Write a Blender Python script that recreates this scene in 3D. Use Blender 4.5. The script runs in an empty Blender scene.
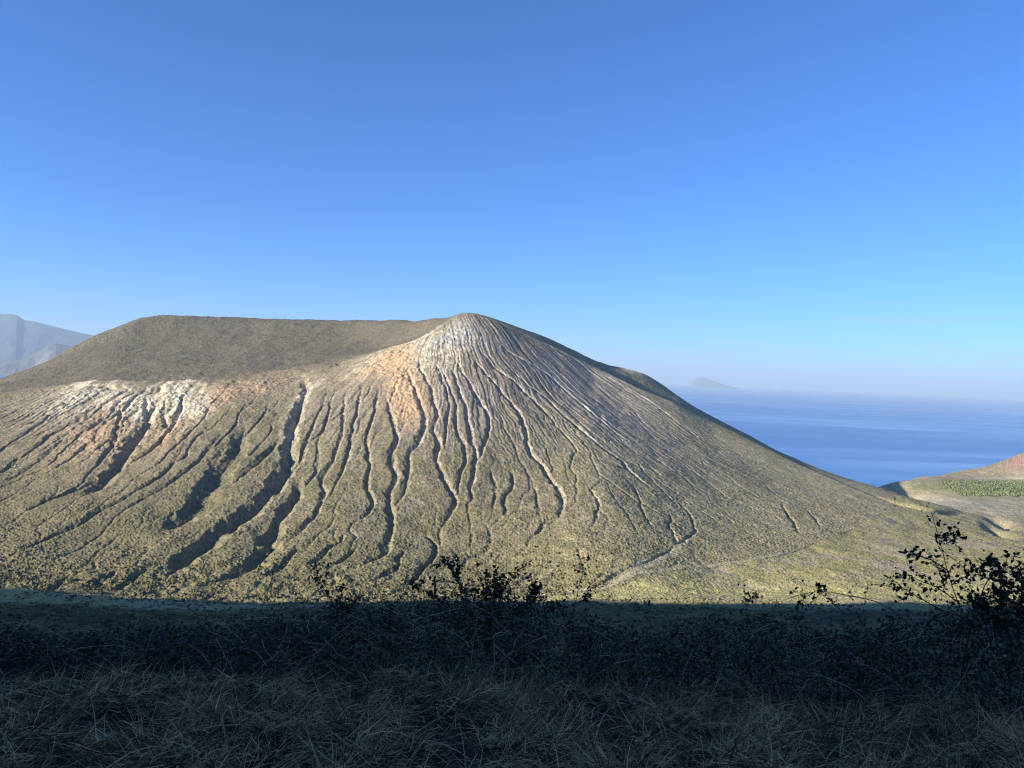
import bpy, math, random
import numpy as np

rng = np.random.default_rng(7)
random.seed(7)
scene = bpy.context.scene
COL = scene.collection
QUICK = False

# ------------------------------------------------------------------ camera
EYE = np.array([0.0, 0.0, 274.0])
FPX = 769.0
PITCH, ROLL = math.atan(9.5 / 769), math.radians(2.4)
f_ = np.array([0, math.cos(PITCH), -math.sin(PITCH)])
u0 = np.array([0, math.sin(PITCH), math.cos(PITCH)])
r0 = np.array([1.0, 0, 0])
R_ = math.cos(ROLL) * r0 + math.sin(ROLL) * u0
U_ = -math.sin(ROLL) * r0 + math.cos(ROLL) * u0


def ray(px, py):
    px = np.asarray(px, float); py = np.asarray(py, float)
    a = (px - 512) / FPX; b = (384 - py) / FPX
    return a[..., None] * R_ + b[..., None] * U_ + f_


def at(px, py, depth):
    return EYE + ray(px, py) * np.asarray(depth, float)[..., None]


def project(x, y, z):
    dx, dy, dz = x - EYE[0], y - EYE[1], z - EYE[2]
    d = dx * f_[0] + dy * f_[1] + dz * f_[2]
    d = np.where(d < 0.5, 0.5, d)
    a = (dx * R_[0] + dy * R_[1] + dz * R_[2]) / d
    b = (dx * U_[0] + dy * U_[1] + dz * U_[2]) / d
    return 512 + a * FPX, 384 - b * FPX


cam = bpy.data.cameras.new('camera')
cam.lens = 36 * FPX / 1024
cam.clip_start, cam.clip_end = 0.05, 200000
cam_o = bpy.data.objects.new('camera', cam)
COL.objects.link(cam_o)
from mathutils import Matrix, Vector
M = Matrix(((R_[0], U_[0], -f_[0], EYE[0]), (R_[1], U_[1], -f_[1], EYE[1]), (R_[2], U_[2], -f_[2], EYE[2]), (0, 0, 0, 1)))
cam_o.matrix_world = M
scene.camera = cam_o

# ------------------------------------------------------------------ sun
SUN_AZ = math.radians(65.5)      # to the left of straight back
SUN_EL = math.radians(17)
S = np.array([-math.sin(SUN_AZ) * math.cos(SUN_EL), -math.cos(SUN_AZ) * math.cos(SUN_EL), math.sin(SUN_EL)])

# ------------------------------------------------------------------ noise
def perlin(x, y, seed=0):
    x = np.asarray(x, np.float64); y = np.asarray(y, np.float64)
    xi = np.floor(x).astype(np.int64); yi = np.floor(y).astype(np.int64)
    xf = (x - xi).astype(np.float32); yf = (y - yi).astype(np.float32)
    u = xf * xf * xf * (xf * (xf * 6 - 15) + 10)
    v = yf * yf * yf * (yf * (yf * 6 - 15) + 10)

    def g(ix, iy, fx, fy):
        h = (ix * 374761393 + iy * 668265263 + seed * 1442695041) & 0x7fffffff
        h = ((h ^ (h >> 13)) * 1274126177) & 0x7fffffff
        h = (h ^ (h >> 16)) & 1023
        a = h.astype(np.float32) * np.float32(2 * math.pi / 1024)
        return np.cos(a) * fx + np.sin(a) * fy
    n00 = g(xi, yi, xf, yf); n10 = g(xi + 1, yi, xf - 1, yf)
    n01 = g(xi, yi + 1, xf, yf - 1); n11 = g(xi + 1, yi + 1, xf - 1, yf - 1)
    a = n00 + u * (n10 - n00); b = n01 + u * (n11 - n01)
    return (a + v * (b - a)) * 1.5


def fbm(x, y, octv=4, seed=0, gain=0.5):
    s = 0; a = 1.0
    for k in range(octv):
        s = s + a * perlin(x * 2 ** k, y * 2 ** k, seed + 17 * k)
        a *= gain
    return s


def sstep(a, b, x):
    t = np.clip((x - a) / (b - a), 0, 1)
    return t * t * (3 - 2 * t)


# ------------------------------------------------------------------ base relief from surveyed points (picture direction + distance)
ctl = []
def P(px, py, d): ctl.append(at(px, py, d))
for col, rows in {
    460: [(590, 700), (570, 760), (540, 830), (500, 915), (460, 1000), (420, 1090), (380, 1180), (345, 1275)],
    380: [(602, 655), (585, 705), (555, 780), (520, 855), (480, 945), (440, 1035), (400, 1130), (370, 1215)],
    300: [(602, 655), (585, 700), (560, 760), (530, 830), (500, 900), (470, 970), (440, 1045), (410, 1125), (380, 1220)],
    225: [(602, 655), (580, 705), (550, 775), (515, 850), (480, 930), (445, 1020), (410, 1115)],
    150: [(597, 660), (575, 710), (540, 790), (500, 880), (460, 980), (430, 1060), (403, 1140)],
    30: [(587, 660), (565, 720), (530, 800), (490, 900), (450, 1010), (420, 1100), (402, 1170)],
    -150: [(580, 660), (540, 760), (500, 860), (460, 980), (430, 1100)],
    530: [(592, 690), (565, 760), (530, 845), (495, 930), (460, 1020), (425, 1110), (390, 1205), (355, 1310)],
    600: [(590, 680), (560, 750), (530, 830), (500, 920), (470, 1010), (440, 1110), (410, 1230), (385, 1360)],
    700: [(568, 760), (540, 850), (510, 960), (480, 1080), (450, 1220), (425, 1380)],
    800: [(548, 860), (520, 980), (495, 1110), (475, 1250)],
    # meadow on the valley floor
    740: [(590, 690)], 830: [(590, 690), (570, 760)], 900: [(590, 695), (570, 770), (545, 900)],
    1000: [(590, 700), (570, 780), (545, 930)], 1150: [(590, 700), (550, 930)], 1350: [(592, 700), (560, 930)],
}.items():
    for py, d in rows: P(col, py, d)
RIM = [(0, 396, 1210), (30, 392, 1215), (100, 385, 1210), (150, 387, 1200), (190, 384, 1205), (240, 379, 1220), (300, 371, 1255),
       (360, 359, 1275), (390, 349, 1295), (420, 340, 1315), (440, 329, 1335), (462, 315, 1360)]
for p in RIM: P(*p)
SKY = [(-150, 425, 1350), (0, 380, 1420), (30, 370, 1480), (60, 354, 1530), (100, 333, 1590), (118, 326.5, 1615), (132, 321.5, 1640), (150, 317, 1670), (200, 317, 1690),
       (260, 318, 1690), (320, 320, 1680), (380, 322, 1640), (410, 321, 1560), (435, 317, 1460), (462, 313.5, 1372),
       (500, 320.5, 1395), (540, 334, 1440), (570, 349, 1475), (600, 363, 1500), (638, 371, 1530), (655, 380, 1520), (680, 398, 1510), (740, 430, 1450),
       (800, 461, 1380), (850, 479, 1330), (880, 488, 1300), (940, 506, 1200), (1000, 521, 1150)]
for i, p in enumerate(SKY):
    P(*p)
    w = at(*p)
    low = p[0] > 860
    for dd, dz in ((150, -70), (420, -200), (900, -400)):
        if low and dd > 200: continue
        k = (p[2] + dd) / p[2]
        z = w[2] + (dz if not low else -32)
        ctl.append(np.array([w[0] * k, w[1] * k, max(z, -40 if not low else 58)]))
for p in [(200, 350, 1440), (100, 360, 1390), (300, 345, 1450), (380, 343, 1430), (420, 336, 1390), (250, 332, 1560), (150, 335, 1540), (350, 332, 1540)]: P(*p)
for p in [(960, 503, 1500), (1010, 508, 1480), (930, 492, 1680), (1024, 491, 1680), (1000, 480, 1850), (945, 473.5, 2030), (970, 469.5, 2040), (990, 465, 2020), (1010, 460, 2000),
          (1024, 454, 1980), (1100, 425, 1950), (881, 488, 1790), (890, 484, 1800), (902, 481, 1825), (915, 478.8, 1930), (893, 494, 1740), (1150, 500, 1500), (1150, 470, 1750)]: P(*p)
def PX(px, d, z): ctl.append(np.array([(px - 512) / FPX * d, d, z]))
for px, d, z in [(-300, 700, 90), (-300, 1200, 130), (-300, 1700, 60), (-700, 800, 90), (-700, 1300, 90), (-700, 2000, -40), (-1200, 900, 80),
                 (1400, 1300, 120), (1400, 1800, 150), (1700, 900, 130), (1250, 2300, 120), (1000, 2450, -10), (930, 2350, -30), (880, 2020, -30), (905, 2120, -25), (1100, 2700, -40), (1400, 2600, -40)]: PX(px, d, z)
for px in range(-800, 900, 150): PX(px, 2600, -45); PX(px, 3300, -60)
for px in (1050, 1250, 1500): PX(px, 3300, -60)
# the long slope below the road
for px in (-250, 0, 150, 400, 650, 900, 1150, 1400):
    for py, d in ((690, 60), (674, 120), (652, 220), (632, 350), (617, 480), (605, 600)):
        off = 0 if 0 <= px <= 1024 else 0
        if px == 0 and d >= 480: off = -8
        P(px, py + off, d)
for x, y, z in [(0, -40, 276), (300, 20, 262), (-200, 20, 280), (600, 50, 255), (-600, 100, 230), (400, -250, 285), (-300, -250, 290), (0, -400, 290),
                (-1200, 200, 150), (1200, 200, 200), (900, 400, 130), (-1500, -400, 200), (1500, -500, 220), (0, -1500, 300)]:
    ctl.append(np.array([x, y, z], float))
ctl = np.array(ctl)
MC = 45.0
D = np.sqrt(((ctl[:, None, :2] - ctl[None, :, :2]) ** 2).sum(-1) + MC * MC)
n = len(ctl)
A = np.zeros((n + 1, n + 1)); A[:n, :n] = D - np.eye(n) * 4.0; A[n, :n] = 1; A[:n, n] = 1
wts = np.linalg.solve(A, np.append(ctl[:, 2], 0))


def near_z(x, y):
    r = np.hypot(x, y)
    d = np.where(y > 0, y, 0)
    z = np.interp(d, [0, 3, 4, 6.3, 9, 20, 60], [272.2, 272.2, 271.95, 271.5, 270.4, 265.8, 249.5])
    z = np.where(y < -6, z + 0.25 * (-6 - y), z)
    return z - 0.035 * x * 0


def base_z(x, y):
    x = np.asarray(x, float); y = np.asarray(y, float)
    sh = x.shape; x = x.ravel(); y = y.ravel()
    out = np.empty(len(x))
    for i in range(0, len(x), 100000):
        a = x[i:i + 100000]; b = y[i:i + 100000]
        out[i:i + 100000] = np.sqrt((a[:, None] - ctl[None, :, 0]) ** 2 + (b[:, None] - ctl[None, :, 1]) ** 2 + MC * MC) @ wts[:n] + wts[n]
    r = np.hypot(x, y)
    t = sstep(18, 75, r)
    out = out * t + near_z(x, y) * (1 - t)
    return out.reshape(sh)


def hit(px, py, d0=40, d1=2600, step=4.0):
    """where the sight lines through these picture points meet the bare relief"""
    px = np.atleast_1d(np.asarray(px, float)); py = np.atleast_1d(np.asarray(py, float))
    ds = np.arange(d0, d1, step)
    rr = ray(px, py)
    pts = EYE + rr[:, None, :] * ds[None, :, None]
    dz = pts[..., 2] - base_z(pts[..., 0], pts[..., 1])
    below = dz < 0
    idx = np.where(below.any(1), below.argmax(1), len(ds) - 1)
    idx = np.clip(idx, 1, None)
    k = np.arange(len(px))
    a, b = dz[k, idx - 1], dz[k, idx]
    t = np.clip(a / np.where(np.abs(a - b) < 1e-9, 1, a - b), 0, 1)
    d = ds[idx - 1] + t * step
    return EYE + rr * d[:, None]


# hill behind the viewer, whose evening shadow covers the road and the near slope
shadow_px = [-400, -200, 0, 60, 110, 250, 400, 480, 560, 620, 680, 760, 900, 1024, 1200]
shadow_py = [590, 584, 587, 591, 599, 605, 606, 604, 599, 600, 605, 606, 606, 605, 605]
E = hit(shadow_px, shadow_py, 60, 900, 2)
T = 900.0
crest = E + T * np.array([S[0] / math.cos(SUN_EL), S[1] / math.cos(SUN_EL), math.tan(SUN_EL)])
o = np.argsort(crest[:, 0]); crest = crest[o]


def hill_z(x, y):
    yc = np.interp(x, crest[:, 0], crest[:, 1]); zc = np.interp(x, crest[:, 0], crest[:, 2])
    xe = crest[-1, 0]
    d = np.hypot(0.85 * np.maximum(0, y - yc), 1.35 * np.maximum(0, x - xe + 20))
    back = np.clip(yc - y, 0, 500)
    return zc + 0.20 * back - d


# ------------------------------------------------------------------ ground sheet: rings round the viewpoint
qs = 2.0 if QUICK else 1.0
tan_f = np.arange(-0.80, 0.80, 0.00105 * qs)
az = np.arctan(tan_f)
az_side = np.linspace(az[-1], az[0] + 2 * math.pi, 280)[1:-1]
az = np.concatenate([az, az_side])
nf = len(tan_f)
rs = [0.6]
def upto(r, st):
    while rs[-1] < r: rs.append(rs[-1] + (st(rs[-1]) if callable(st) else st))
upto(40, lambda r: 0.12 + 0.02 * r); upto(560, lambda r: 0.35 + 0.0042 * r); upto(1385, 1.35 * qs); upto(1720, 2.0 * qs); upto(2300, 5); upto(3400, 40)
rs = np.array(rs)
NA, NR = len(az), len(rs)
AZ, RR = np.meshgrid(az, rs, indexing='ij')
X = (RR * np.sin(AZ)).ravel(); Y = (RR * np.cos(AZ)).ravel()
Z = base_z(X, Y)
AZ = AZ.ravel(); RR = RR.ravel()
BPX, BPY = project(X, Y, Z)
front = (Y > 5) & (np.abs(X) < 0.9 * Y)

# rows of colour
def lin(r, g, b): return np.array([r, g, b], np.float32)
C_SCRUB = lin(.200, .174, .092); C_DRY = lin(.295, .250, .158); C_DARKB = lin(.060, .064, .030)
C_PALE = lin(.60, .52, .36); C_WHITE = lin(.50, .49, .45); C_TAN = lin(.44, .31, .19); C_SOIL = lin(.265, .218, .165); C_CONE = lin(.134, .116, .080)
C_MEADOW = lin(.335, .302, .125); C_GREEN = lin(.10, .125, .04); C_YEL = lin(.40, .34, .15)
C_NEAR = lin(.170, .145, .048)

# distances along the volcano
toe_px = [-800, -200, 0, 60, 150, 250, 420, 520, 600, 640, 700, 768, 800, 818, 850, 880, 900, 930, 1000]
toe_py = [575, 578, 587, 593, 598, 604, 604, 597, 592, 580, 569, 558, 549, 541, 530, 515, 506, 507, 521]
TH = hit(toe_px, toe_py, 60, 1600, 2)
toe_az = np.arctan2(TH[:, 0], TH[:, 1]); toe_r = np.hypot(TH[:, 0], TH[:, 1])
rtoe = np.interp(AZ, toe_az, toe_r)
RH = np.array([at(*p) for p in RIM])
rim_az = np.arctan2(RH[:, 0], RH[:, 1]); rim_r = np.hypot(RH[:, 0], RH[:, 1])
rimr = np.interp(AZ, rim_az, rim_r)
az900 = math.atan((900 - 512) / FPX)
volc = front & (RR > rtoe) & (AZ < az900) & (Z > -6) & (RR > 560) & (Y > 300)
w_v = volc.astype(np.float32)

n_big = fbm(X / 90, Y / 90, 3, 1)
n_mid = fbm(X / 22, Y / 22, 3, 5)
wx = perlin(X / 30, Y / 30, 21) * 7 + perlin(X / 9, Y / 9, 22) * 3.4
wy = perlin(X / 30, Y / 30, 23) * 7 + perlin(X / 9, Y / 9, 24) * 2.2

dz = np.zeros_like(Z)
pale = np.zeros(len(Z), np.float32)      # bare washed ash in the gully beds, plus sunlit right walls painted paler
gully_shade = np.zeros(len(Z), np.float32)  # gully shade painted in with the dark scrub colour

G = [  # (depth m, half width m, bare bed, picture polyline)
 (11, 11.5, .6, [(299,368),(304,378),(306,388),(301,405),(293,426),(289,446),(290,458),(287,470),(278,484),(270,492),(258,502),(245,513),(225,527),(205,543),(183,560),(167,575),(155,590)]),
 (5, 6, .5, [(329,387),(322,408),(313,428),(307,440),(303,458),(300,475)]),
 (10, 11, .5, [(300,475),(296,495),(286,507),(280,520),(270,536),(271,546),(263,555),(245,568),(231,580),(219,592)]),
 (5, 6, .5, [(336,388),(330,408),(323,431),(318,445),(319,460),(317,473),(304,487),(293,500)]),
 (7, 7.5, .6, [(346,384),(344,410),(343,430),(340,443),(334,460),(325,473),(322,479),(325,490),(322,504),(315,517),(297,533),(287,541),(277,549)]),
 (6, 6.5, .6, [(364,378),(358,408),(353,433),(351,443),(348,458),(340,475),(328,481)]),
 (7, 7, .6, [(376,378),(378,388),(376,410),(370,425),(368,443),(370,462),(369,488),(375,505),(366,515),(352,524)]),
 (9, 9, .6, [(384,388),(393,416),(398,436),(393,453),(394,468),(398,475),(390,490),(391,506),(393,520),(390,538),(385,553),(375,559),(355,565)]),
 (9, 9, .7, [(404,362),(408,370),(415,386),(425,411),(427,425),(415,446),(410,452),(408,473),(409,481),(403,495),(397,508)]),
 (8, 7.5, .9, [(417,346),(421,368),(432,388),(438,414),(434,428),(440,443),(437,460),(446,480),(458,501),(444,523),(439,535)]),
 (5.5, 5.5, .8, [(436,358),(443,378),(450,403),(447,422),(446,445),(448,452)]),
 (7, 6.5, .8, [(440,362),(447,380),(458,406),(457,426),(465,445),(467,460),(461,475),(457,491),(456,500)]),
 (8, 7, .9, [(449,362),(457,381),(467,406),(470,428),(475,450),(477,470),(470,488),(473,498),(468,511)]),
 (7, 6.5, .9, [(455,355),(462,371),(472,386),(480,400),(490,417),(490,428),(485,442),(480,457),(477,468)]),
 (8.5, 7.5, 1., [(463,345),(480,366),(493,380),(505,396),(516,408),(524,421),(527,436),(530,450),(543,465),(555,482),(562,494),(563,507),(560,520),(550,528)]),
 (6.5, 7, .9, [(476,343),(493,365),(510,378),(526,393),(541,406),(552,420)]),
 (8.5, 7.5, 1., [(496,350),(513,371),(526,384),(549,400),(566,417),(590,437),(605,449),(621,460),(631,472),(643,482),(660,495)]),
 (5.5, 7, 1., [(492,335),(510,351),(530,363),(549,375),(566,392),(590,412),(606,424)]),
 (3, 4, 1., [(566,424),(577,436),(590,448),(602,463),(615,476)]),
 (5, 5.5, 1., [(575,365),(599,384),(625,400),(652,415),(677,430),(707,446),(726,452)]),
 (3.5, 5, 1., [(596,375),(617,387),(647,398),(677,412),(700,424)]),
 (3, 5, 1., [(600,372),(637,395),(662,410)]),
 (3, 5, .8, [(520,338),(545,352),(575,368),(590,378)]),
 (2.5, 4, 1., [(579,398),(592,410),(605,423),(622,440),(652,444)]),
 (4.5, 5.5, .1, [(490,466),(495,484),(497,495),(492,512)]),
 (5.5, 6, .2, [(511,466),(514,482),(506,495),(506,510),(511,520)]),
 (4, 4.5, .1, [(527,468),(531,478),(538,493),(540,520)]),
 (5.5, 5.5, .6, [(605,478),(592,490),(600,503),(597,518),(591,529)]),
 (5, 5, .2, [(624,475),(636,490),(643,510),(649,522),(655,534)]),
 (4, 4, .2, [(635,460),(643,470),(656,483),(670,498),(679,506)]),
 (3, 3.5, .8, [(650,466),(665,484)]),
 (3, 4, .0, [(664,458),(676,471),(691,485),(705,497)]),
 (2.5, 4, .0, [(604,478),(615,498),(630,520),(644,541)]),
 (6, 6, .4, [(676,500),(690,513),(697,531),(684,541),(672,548)]),
 (6, 5, .5, [(666,520),(672,530),(677,544)]),
 (10.6, 10, .4, [(160,395),(150,410),(149,423),(138,434),(126,453),(116,467),(98,485),(82,497)]),
 (8, 9, .2, [(168,430),(160,442),(150,450),(130,462),(114,473)]),
 (7, 7, .2, [(121,425),(115,440),(105,454),(98,467)]),
 (8, 6, .5, [(122,402),(121,412),(119,424),(114,436)]),
 (9, 7, .7, [(147,394),(147,405),(148,416)]),
 (9, 7, .7, [(184,392),(181,408),(173,426),(166,436)]),
 (7, 6, .7, [(165,396),(165,416),(170,428)]),
 (7, 8, .0, [(98,480),(84,486),(62,496),(48,501),(25,513)]),
 (9.5, 19, .0, [(246,420),(238,446),(223,466),(213,483),(205,498),(190,511),(171,524),(150,534)]),
 (8, 12, .0, [(281,436),(273,446),(258,462),(248,470),(238,476)]),
 (4, 9, .0, [(190,432),(186,441),(178,457),(168,470),(150,484),(115,503),(75,527),(30,547),(0,557)]),
 (5, 9, .0, [(225,430),(205,452),(188,470),(160,490),(120,512)]),
 (3.5, 7, .0, [(70,430),(50,452),(25,470),(0,484)]),
 (4, 8, .1, [(20,455),(12,465),(0,474)]),
 (7, 11, .0, [(300,545),(296,552),(281,568),(264,580)]),
 (6, 6, .0, [(344,532),(341,542),(331,547),(321,558),(308,566)]),
 (5, 6, .0, [(358,546),(350,553),(338,562),(322,570)]),
 (7, 7, .0, [(427,532),(438,547),(433,560),(418,576),(404,588)]),
 (6, 7, .0, [(405,548),(396,570),(375,580)]),
 (6, 9, .0, [(150,566),(140,573),(127,584),(112,594)]),
 (6, 8, .0, [(118,568),(107,578),(96,588)]),
 (6, 8, .0, [(72,572),(62,581),(52,592)]),
 (5, 6, .2, [(560,516),(545,522),(537,535)]),
 (8, 7, .1, [(782,503),(788,514),(796,525),(801,536)]),
 (6, 6, .1, [(806,508),(816,519),(822,528)]),
 (9, 6, .9, [(676,545),(668,552),(652,560),(625,570),(600,584),(590,592)]),
 (6, 5, .2, [(668,512),(671,523),(668,533)]),
 (4, 5, .2, [(575,545),(580,556),(586,572)]),
 (4, 6, .1, [(20,425),(45,418),(60,412)]),
]
PATHS = [(2.0, [(597,591),(632,575),(662,571),(684,567),(724,564),(768,556),(792,551)]), (3.4, [(604,587),(630,573),(655,563),(672,553),(680,545)]),
         (1.6, [(540,594),(572,590),(596,588)]), (1.1, [(600,580),(625,568),(650,558)]), (2.0, [(410,498),(422,503)])]


def wpoly(pl):
    pl = np.array(pl, float)
    seg = np.hypot(*np.diff(pl, axis=0).T)
    t = np.concatenate([[0], np.cumsum(seg)])
    m = max(int(t[-1] / 2.5), len(pl))
    tt = np.linspace(0, t[-1], m)
    q = hit(np.interp(tt, t, pl[:, 0]), np.interp(tt, t, pl[:, 1]), 500, 2000, 3)
    jump = np.hypot(*np.diff(q[:, :2], axis=0).T)
    ok = np.concatenate([[True], jump < 60])
    return q[ok]


def seg_dist(ix, q):
    """distance to polyline and position along it (0..1) for the vertices ix"""
    x = X[ix] + wx[ix] * .32 + perlin(X[ix] / 4.5, Y[ix] / 4.5, 29) * 1.0; y = Y[ix] + wy[ix] * .32
    best = np.full(len(ix), 1e9); tb = np.zeros(len(ix)); sd = np.zeros(len(ix)); L = len(q) - 1
    for k in range(L):
        ax, ay = q[k, :2]; bx, by = q[k + 1, :2]
        ex, ey = bx - ax, by - ay
        l2 = ex * ex + ey * ey + 1e-9
        t = np.clip(((x - ax) * ex + (y - ay) * ey) / l2, 0, 1)
        d = np.hypot(x - ax - t * ex, y - ay - t * ey)
        m = d < best
        best[m] = d[m]; tb[m] = (k + t[m]) / L
        sd[m] = np.sign(ex * (y[m] - ay) - ey * (x[m] - ax))
    return best, tb, sd


carve = np.zeros_like(Z); broad = np.zeros_like(Z)
for dep, hw, bare, pl in G:
    q = wpoly(pl)
    mg = hw * 3.5 + 16
    ix = np.nonzero(volc & (X > q[:, 0].min() - mg) & (X < q[:, 0].max() + mg) & (Y > q[:, 1].min() - mg) & (Y < q[:, 1].max() + mg))[0]
    if len(ix) == 0: continue
    if dep < 9.2: dep, hw = dep * .57, hw * .64
    if pl[len(pl) // 2][0] > 555 and dep < 9.2: dep, hw = dep * .72, hw * .78
    d, t, sd = seg_dist(ix, q)
    ends = sstep(0, .16, t) * sstep(0, .24, 1 - t) * (.8 + .35 * perlin(X[ix] / 38, Y[ix] / 38, 28))
    wv = hw * (0.62 + .5 * sstep(0, .5, t)) * (1 + .35 * n_mid[ix] + .42 * perlin(X[ix] / 11, Y[ix] / 15, 26))
    wv = np.maximum(wv + 1.1 * perlin(X[ix] / 6, Y[ix] / 6, 27), 1.6)
    wv = wv * np.where(sd > 0, .62, 1.18) if dep < 9 else wv
    prof = np.clip(1 - d / wv, 0, 1)
    prof = prof * (1.15 - .15 * prof)
    lip = np.exp(-((d - wv * 1.15) / (wv * .35)) ** 2) * .06
    c = dep * ends * (prof - lip) * (1 + .25 * n_mid[ix])
    carve[ix] = np.where(prof > 0, np.maximum(carve[ix], c), np.where(carve[ix] == 0, c, carve[ix]))
    if pl[len(pl) // 2][0] < 335 and dep > 4 and pl[-1][1] > 455:      # the big ravines lie in broad troughs between rounded ridges
        broad[ix] = np.maximum(broad[ix], dep * .3 * ends * np.exp(-(d / (hw * 2.3 + 3)) ** 2))
    bed = (np.exp(-(d / (wv * .35)) ** 2) * .5 + np.where(sd > 0, np.exp(-((d - wv * .5) / (wv * .40)) ** 2), 0)) * np.where(BPY[ix] < 430, 1, np.interp(BPY[ix], [430, 500, 560], [1, .6, .25])) * ends * bare * (.7 + .6 * n_mid[ix])  # one-sided term paints the sun-facing wall lighter
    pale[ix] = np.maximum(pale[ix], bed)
    gully_shade[ix] = np.maximum(gully_shade[ix], np.exp(-(d / (wv * .8)) ** 2) * ends * (1 - bare))
dz -= carve + broad
# steep shoulder falling away to the right below the summit ridge
q = wpoly([(520,334),(538,344),(556,353),(580,369),(609,387),(634,401),(664,414),(704,431),(730,441),(757,453),(796,470),(838,486)])
for _ in range(14): q[1:-1] = (q[:-2] + 2 * q[1:-1] + q[2:]) / 4
ix = np.nonzero(volc & (X > q[:, 0].min() - 160) & (X < q[:, 0].max() + 120) & (Y > q[:, 1].min() - 160) & (Y < q[:, 1].max() + 160))[0]
d, t, sd = seg_dist(ix, q)
Hh = np.interp(t, [0, .12, .3, .5, .62, .75, 1], [0, 9, 23, 27, 21, 15, 7])
rsg = np.interp(t, [0, .12, .3, .5, .62, .75, 1], [11, 14, 22, 26, 21, 17, 12])
dz[ix] += Hh * np.where(sd < 0, np.exp(-(d / 75) ** 2), np.exp(-(d / rsg) ** 2))
flank = np.zeros(len(Z)); flank[ix] = np.exp(-(np.maximum(d - 30, 0) / 60) ** 2)
path = np.zeros(len(Z), np.float32)
for hw, pl in PATHS:
    q = wpoly(pl)
    ix = np.nonzero(front & (X > q[:, 0].min() - 9) & (X < q[:, 0].max() + 9) & (Y > q[:, 1].min() - 9) & (Y < q[:, 1].max() + 9))[0]
    d, t, sd = seg_dist(ix, q)
    path[ix] = np.maximum(path[ix], np.exp(-(d / hw) ** 2))

# fine rills fanning from the summit
sx, sy = at(445, 300, 1530)[:2]
ang = np.arctan2(X - sx, -(Y - sy)); rad = np.hypot(X - sx, Y - sy)
wob = perlin(X / 70, Y / 70, 31) * .022 + perlin(X / 12, Y / 12, 32) * .006
ril = 1 - np.abs(perlin((ang + wob) * 34, rad / 420, 33)) * 1.9
ril2 = 1 - np.abs(perlin((ang + wob) * 74, rad / 260, 35)) * 1.8
ril3 = 1 - np.abs(perlin((ang + wob) * 110, rad / 140, 36)) * 1.8
top = np.exp(-(np.maximum(rad - 150, 0) / 210) ** 2) * volc * (RR < rimr + 6) * sstep(380, 430, BPX)
dz -= top * (1.5 * np.clip(ril, 0, 1) ** 2.5 + 1.2 * np.clip(ril2, 0, 1) ** 2.5 + .7 * np.clip(ril3, 0, 1) ** 2)
top2 = np.exp(-((rad - 400) / 170) ** 2) * sstep(400, 440, BPX) * volc * (RR < rimr + 6)
dz -= top2 * 1.2 * np.clip(ril2, 0, 1) ** 3
lblk = np.exp(-(((BPX - 345) / 60) ** 2 + ((BPY - 420) / 45) ** 2)) * volc
dz -= lblk * 1.6 * np.clip(1 - np.abs(perlin((ang + wob) * 44, rad / 300, 37)) * 1.8, 0, 1) ** 2.5
cx2, cy2 = at(255, 317, 1690)[:2]
ang2 = np.arctan2(X - cx2, -(Y - cy2)); rad2 = np.hypot(X - cx2, Y - cy2)
ang2 = ang2 + perlin(X / 60, Y / 60, 38) * .02 + perlin(X / 10, Y / 10, 39) * .006
stkL = fbm(ang2 * 45, rad2 / 170, 3, 57)
lscar = np.exp(-(((BPX - 95) / 85) ** 2 + ((BPY - 415) / 38) ** 2)) * volc * (RR < rimr + 3)
dz -= lscar * (3.0 * np.clip(1 - np.abs(perlin(ang2 * 34, rad2 / 260, 58)) * 1.8, 0, 1) ** 2 + 1.2 * np.clip(1 - np.abs(perlin(ang2 * 80, rad2 / 120, 59)) * 1.8, 0, 1) ** 2)

# run-off: water parcels walked down the relief join into branching rills
CS = 2.0
gx0, gy0 = -1050., 590.
gnx, gny = 1000, 500
dem = Z + dz + fbm(X / 34, Y / 34, 2, 201) * 1.9 + perlin(X / 11, Y / 11, 203) * .5
gi = ((X - gx0) / CS).astype(int); gj = ((Y - gy0) / CS).astype(int)
ok = front & (gi >= 0) & (gi < gnx) & (gj >= 0) & (gj < gny)
idx = gi[ok] * gny + gj[ok]
cnt = np.bincount(idx, minlength=gnx * gny); sm_ = np.bincount(idx, weights=dem[ok], minlength=gnx * gny)
DEM = np.where(cnt > 0, sm_ / np.maximum(cnt, 1), np.nan).reshape(gnx, gny)
for _ in range(3):
    nb = np.nanmean(np.stack([np.roll(DEM, 1, 0), np.roll(DEM, -1, 0), np.roll(DEM, 1, 1), np.roll(DEM, -1, 1)]), 0) if np.isnan(DEM).any() else DEM
    DEM = np.where(np.isnan(DEM), nb, DEM)
DEM = np.nan_to_num(DEM, nan=0.)
for _ in range(2):
    DEM = (DEM * 2 + np.roll(DEM, 1, 0) + np.roll(DEM, -1, 0) + np.roll(DEM, 1, 1) + np.roll(DEM, -1, 1)) / 6
GXm, GYm = np.gradient(DEM, CS)
flow = np.zeros(gnx * gny)
vi = np.nonzero(volc & (RR < rimr + 4) & ok)[0]
sel = rng.choice(vi, 5200, p=None)
px_, py_ = X[sel].copy(), Y[sel].copy()
vxx = np.zeros(len(sel)); vyy = np.full(len(sel), -1.)
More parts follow.
